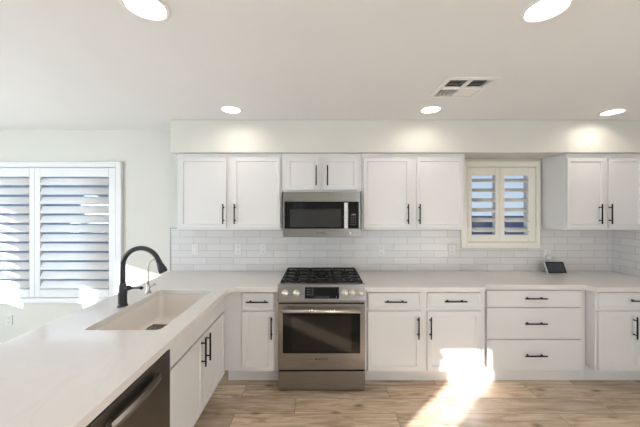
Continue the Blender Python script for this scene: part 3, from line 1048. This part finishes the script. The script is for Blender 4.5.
box(bm, X(351.5, YM) - off.x, X(355.5, YM) - off.x, -0.0108, -0.0098, mz(214.8) - off.z, mz(214.0) - off.z)
obj('key_lettering', bm, 'marking', pnl)
mb('side_strip', 'steel', t, mx0, xg0 - 0.001, YM - 0.006, YM + 0.004, mz(228.5), mz(201.7), 0.001)
mb('side_strip', 'steel', t, X(358.7, YM), mx1, YM - 0.006, YM + 0.004, mz(228.5), mz(201.7), 0.001)
letters('BOSCH', 0.018, X(322.4, YM) - off.x, -0.0046, mz(232.8) - off.z, 'logo', t, ring=(0.007, -0.047))
bm = bmesh.new(); tube(bm, [(X(350.2, YM) - off.x, -0.004, mz(232.6) - off.z), (X(350.2, YM) - off.x, -0.014, mz(232.6) - off.z)], [0.013, 0.012], 16)
obj('button', bm, 'steel_bright', t)

# ------------------------------------------------------------------ dishwasher (front looks towards +x)
dy0, dy1 = PEN_END + 0.264, PY0 - 0.003
DW = dy1 - dy0
t = thing('dishwasher', 'darkened stainless dishwasher in the peninsula beside the sink cabinet', 'dishwasher', (PEN_F, dy0, 0), PI / 2)
bm = bmesh.new(); box(bm, 0.003, DW - 0.003, 0.012, 0.58, 0.10, CB - 0.012); obj('body', bm, 'grey_plastic', t)
bm = bmesh.new(); box(bm, 0.004, DW - 0.004, -0.030, 0.010, 0.115, 0.822, 0.004, 2); dd = obj('door', bm, 'steel_darkened', t)
bm = bmesh.new(); box(bm, 0.004, DW - 0.004, -0.022, 0.010, 0.823, 0.848, 0.003, 1); obj('control_strip', bm, 'black_glass', t)
bm = bmesh.new()
hv = 0.758
for k in range(13):
    if k == 0:
        pts = []
    pts.append((0.13 + (DW - 0.27) * k / 12, -0.050 - 0.010 * math.sin(PI * k / 12), hv))
n_ = len(pts)
rng = []
for p in pts:
    rng.append([bm.verts.new((p[0], p[1] + a, p[2] + c)) for a, c in ((-0.006, -0.020), (-0.010, 0.0), (-0.006, 0.020), (0.006, 0.020), (0.006, -0.020))])
for a, b_ in zip(rng, rng[1:]):
    for k in range(5):
        bm.faces.new((a[k], a[(k + 1) % 5], b_[(k + 1) % 5], b_[k]))
bm.faces.new(rng[0]); bm.faces.new(list(reversed(rng[-1])))
for s in (0.145, DW - 0.155):
    box(bm, s - 0.014, s + 0.014, -0.048, -0.029, hv - 0.015, hv + 0.015, 0.003)
obj('handle', bm, 'steel', dd)
bm = bmesh.new(); box(bm, 0.003, DW - 0.003, 0.070, 0.085, 0.002, 0.098); obj('toe_kick', bm, 'rubber_gap_shade', t)


# ------------------------------------------------------------------ outlets
def outlet(px, py, y, label, kind='duplex', w=0.072, h=0.116):
    p = at(px, py, y)
    t_ = thing('wall_outlet', label, 'outlet', (p.x, y, p.z), 0, 'white outlets and switches on the walls')
    bmx = bmesh.new(); box(bmx, -w / 2, w / 2, -0.006, -0.0002, -h / 2, h / 2, 0.002, 2); obj('cover_plate', bmx, 'plate', t_)
    if kind == 'rocker':
        bmx = bmesh.new(); box(bmx, -0.017, 0.017, -0.010, -0.0062, -0.034, 0.034, 0.002); obj('rocker', bmx, 'plate', t_)
        return t_
    for s in (-0.024, 0.024):
        bmx = bmesh.new(); box(bmx, -0.017, 0.017, -0.0078, -0.0062, s - 0.017, s + 0.017, 0.0006); so = obj('socket', bmx, 'plate', t_)
        bmx = bmesh.new()
        for q in (-0.006, 0.006):
            box(bmx, q - 0.0012, q + 0.0012, -0.0082, -0.0076, s - 0.003, s + 0.009)
        tube(bmx, [(0, -0.0082, s - 0.010), (0, -0.0076, s - 0.010)], 0.0024, 8)
        obj('slots', bmx, 'slot', so)
    return t_


yt = ty - 0.0005
outlet(195.3, 249.2, yt, 'white rocker switch on the tiles at the far left end of the backsplash', 'rocker')
outlet(238.2, 249.2, yt, 'white outlet on the tiles, middle one left of the range')
outlet(263.4, 249.2, yt, 'white outlet on the tiles just left of the range', 'duplex')
outlet(381.2, 250.6, yt, 'white outlet on the tiles just right of the range')
outlet(451.8, 249.8, yt, 'white outlet on the tiles beside the small shuttered window')
outlet(547.0, 254.5, yt, 'white outlet above the smart display with a plug in it')
outlet(9.2, 320, BACK - 0.0005, 'white outlet low on the wall under the wide shuttered window')

# ------------------------------------------------------------------ smart display
yb_, yt_ = 2.955, 3.040
p0, p1 = at(548.2, 273.0, yb_), at(567.4, 273.0, yb_)
wd = (p1.x - p0.x) / 2
t = thing('smart_display', 'white framed smart display with a dark screen leaning back on the right worktop', 'tablet', ((p0.x + p1.x) / 2, yb_, CT))
lean = math.radians(24)
ht = 0.130
ux = Vector((0, math.sin(lean), math.cos(lean))); nx = Vector((0, -math.cos(lean), math.sin(lean)))


def slab(bmx, x0, x1, h0, h1, d0, d1, bev=0.0):
    v0 = len(bmx.verts)
    vs = box(bmx, x0, x1, d0, d1, h0, h1, 0)
    for v in vs:
        v.co = Vector((v.co.x, 0, 0)) + ux * v.co.z - nx * v.co.y + Vector((0, 0, 0.006))
    if bev:
        ed = list({e_ for v in vs for e_ in v.link_edges})
        bmesh.ops.bevel(bmx, geom=ed, offset=bev, segments=2, profile=0.5, affect='EDGES')


bm = bmesh.new(); slab(bm, -wd, wd, 0.002, ht, 0.0, 0.014, 0.003); hs = obj('housing', bm, 'plastic', t)
bm = bmesh.new(); slab(bm, -wd + 0.004, wd - 0.002, 0.005, ht - 0.003, -0.0012, 0.001); bz = obj('bezel', bm, 'black_glass', hs)
bm = bmesh.new(); slab(bm, -wd + 0.018, wd - 0.016, 0.016, ht - 0.015, -0.0020, -0.0010); obj('screen', bm, 'screen', bz)
bm = bmesh.new()
wy = [(0.016, 0.0), (0.085, 0.0), (0.060, 0.07), (0.050, 0.085)]
ra = [bm.verts.new((-wd * 0.6, y, z)) for y, z in wy]; rb = [bm.verts.new((wd * 0.6, y, z)) for y, z in wy]
for k in range(4):
    bm.faces.new((ra[k], ra[(k + 1) % 4], rb[(k + 1) % 4], rb[k]))
bm.faces.new(ra); bm.faces.new(list(reversed(rb)))
obj('stand', bm, 'grey_plastic', t)
pl = at(546.6, 256.5, yt) - Vector(t.location)
bm = bmesh.new(); box(bm, pl.x - 0.022, pl.x + 0.022, pl.y - 0.045, pl.y - 0.0095, pl.z - 0.024, pl.z + 0.024, 0.005, 2)
obj('plug', bm, 'plastic', t)
bm = bmesh.new()
ctrl = [Vector((pl.x, pl.y - 0.03, pl.z - 0.02)), Vector((pl.x - 0.01, pl.y - 0.035, pl.z - 0.06)), Vector((pl.x - 0.06, pl.y - 0.04, 0.02)),
        Vector((pl.x - 0.085, pl.y - 0.045, 0.0045)), Vector((pl.x - 0.05, pl.y - 0.05, 0.0045)), Vector((pl.x + 0.0, pl.y - 0.055, 0.0045)), Vector((-wd * 0.5, 0.07, 0.010))]
pts = []
for i in range(len(ctrl) - 1):
    a, b_, c, d = ctrl[max(0, i - 1)], ctrl[i], ctrl[i + 1], ctrl[min(len(ctrl) - 1, i + 2)]
    for k in range(8):
        u = k / 8
        pts.append(0.5 * ((2 * b_) + (c - a) * u + (2 * a - 5 * b_ + 4 * c - d) * u * u + (3 * b_ - a - 3 * c + d) * u ** 3))
pts.append(ctrl[-1])
tube(bm, pts, 0.0028, 8)
obj('cord', bm, 'grey_plastic', t)


# ------------------------------------------------------------------ ceiling lamps and air register
def lamp(x, y, label):
    t_ = thing('recessed_light', label, 'ceiling light', (x, y, CEIL), 0, 'round recessed lights in the ceiling')
    bmx = bmesh.new()
    lathe(bmx, [(0.072, 0.034), (0.076, -0.001), (0.080, -0.006), (0.088, -0.007), (0.096, -0.003), (0.097, -0.0003), (0.0775, -0.0003), (0.0775, 0.034), (0.072, 0.034)], (0, 0, 0), seg=36)
    obj('trim_ring', bmx, 'vent', t_)
    bmx = bmesh.new()
    lathe(bmx, [(0, 0.034), (0.0715, 0.034), (0.0715, 0.028), (0.05, 0.0265), (0, 0.026)], (0, 0, 0), seg=36)
    obj('lens', bmx, 'lens', t_)


for q in LAMPS:
    lamp(*q)

vx0, vx1, vy0, vy1 = VX0 - 0.03, VX1 + 0.03, VY0 - 0.03, VY1 + 0.03
t = thing('ceiling_vent', 'white square air register with slatted quarters in the ceiling', 'vent', ((vx0 + vx1) / 2, (vy0 + vy1) / 2, CEIL))
off = Vector((t.location.x, t.location.y, 0))
bm = bmesh.new()
zt0, zt1 = CEIL - 0.010, CEIL - 0.0003
for (a, b_, c, d) in ((vx0, VX0, vy0, vy1), (VX1, vx1, vy0, vy1), (VX0, VX1, vy0, VY0), (VX0, VX1, VY1, vy1)):
    box(bm, a, b_, c, d, zt0, zt1, 0.002)
xm, ym = (VX0 + VX1) / 2, (VY0 + VY1) / 2
box(bm, xm - 0.010, xm + 0.010, VY0, VY1, zt0, zt1 + 0.01, 0.002)
box(bm, VX0, xm - 0.010, ym - 0.006, ym + 0.006, zt0, zt1 + 0.01, 0.002)
box(bm, xm + 0.010, VX1, ym - 0.006, ym + 0.006, zt0, zt1 + 0.01, 0.002)
bmesh.ops.translate(bm, verts=bm.verts[:], vec=-Vector((off.x, off.y, CEIL)))
obj('frame', bm, 'vent', t)


def slats(along, x0, x1, y0, y1, n_, ang):
    bmx = bmesh.new()
    for k in range(n_):
        u = (k + 0.5) / n_
        ca, sa = 0.011 * math.cos(ang), 0.011 * math.sin(ang)
        if along == 'x':
            c = y0 + (y1 - y0) * u
            q_ = [(x0, c - ca, -sa), (x1, c - ca, -sa), (x1, c + ca, sa), (x0, c + ca, sa)]
        else:
            c = x0 + (x1 - x0) * u
            q_ = [(c - ca, y0, -sa), (c - ca, y1, -sa), (c + ca, y1, sa), (c + ca, y0, sa)]
        lo = [bmx.verts.new((a, b_, CEIL + 0.006 + z)) for a, b_, z in q_]
        hi = [bmx.verts.new((a, b_, CEIL + 0.0072 + z)) for a, b_, z in q_]
        bmx.faces.new(lo); bmx.faces.new(list(reversed(hi)))
        for i in range(4):
            bmx.faces.new((lo[i], lo[(i + 1) % 4], hi[(i + 1) % 4], hi[i]))
    bmesh.ops.translate(bmx, verts=bmx.verts[:], vec=-Vector((off.x, off.y, CEIL)))
    return obj('slats', bmx, 'vent', t)


slats('x', VX0, xm - 0.010, VY0, ym - 0.006, 6, math.radians(27))
slats('x', xm + 0.010, VX1, VY0, ym - 0.006, 6, math.radians(27))
slats('y', VX0, xm - 0.010, ym + 0.006, VY1, 5, math.radians(88))
slats('x', xm + 0.010, VX1, ym + 0.006, VY1, 6, math.radians(-38))
bm = bmesh.new()
for q in ((VX0 + 0.001, VX1 - 0.001, VY0 + 0.001, VY1 - 0.001, CEIL + 0.15, CEIL + 0.16), (VX0 + 0.001, VX0 + 0.004, VY0 + 0.001, VY1 - 0.001, CEIL + 0.02, CEIL + 0.15),
          (VX1 - 0.004, VX1 - 0.001, VY0 + 0.001, VY1 - 0.001, CEIL + 0.02, CEIL + 0.15), (VX0 + 0.004, VX1 - 0.004, VY0 + 0.001, VY0 + 0.004, CEIL + 0.02, CEIL + 0.15),
          (VX0 + 0.004, VX1 - 0.004, VY1 - 0.004, VY1 - 0.001, CEIL + 0.02, CEIL + 0.15)):
    box(bm, *q)
bmesh.ops.translate(bm, verts=bm.verts[:], vec=-Vector((off.x, off.y, CEIL)))
obj('duct', bm, 'duct', t)
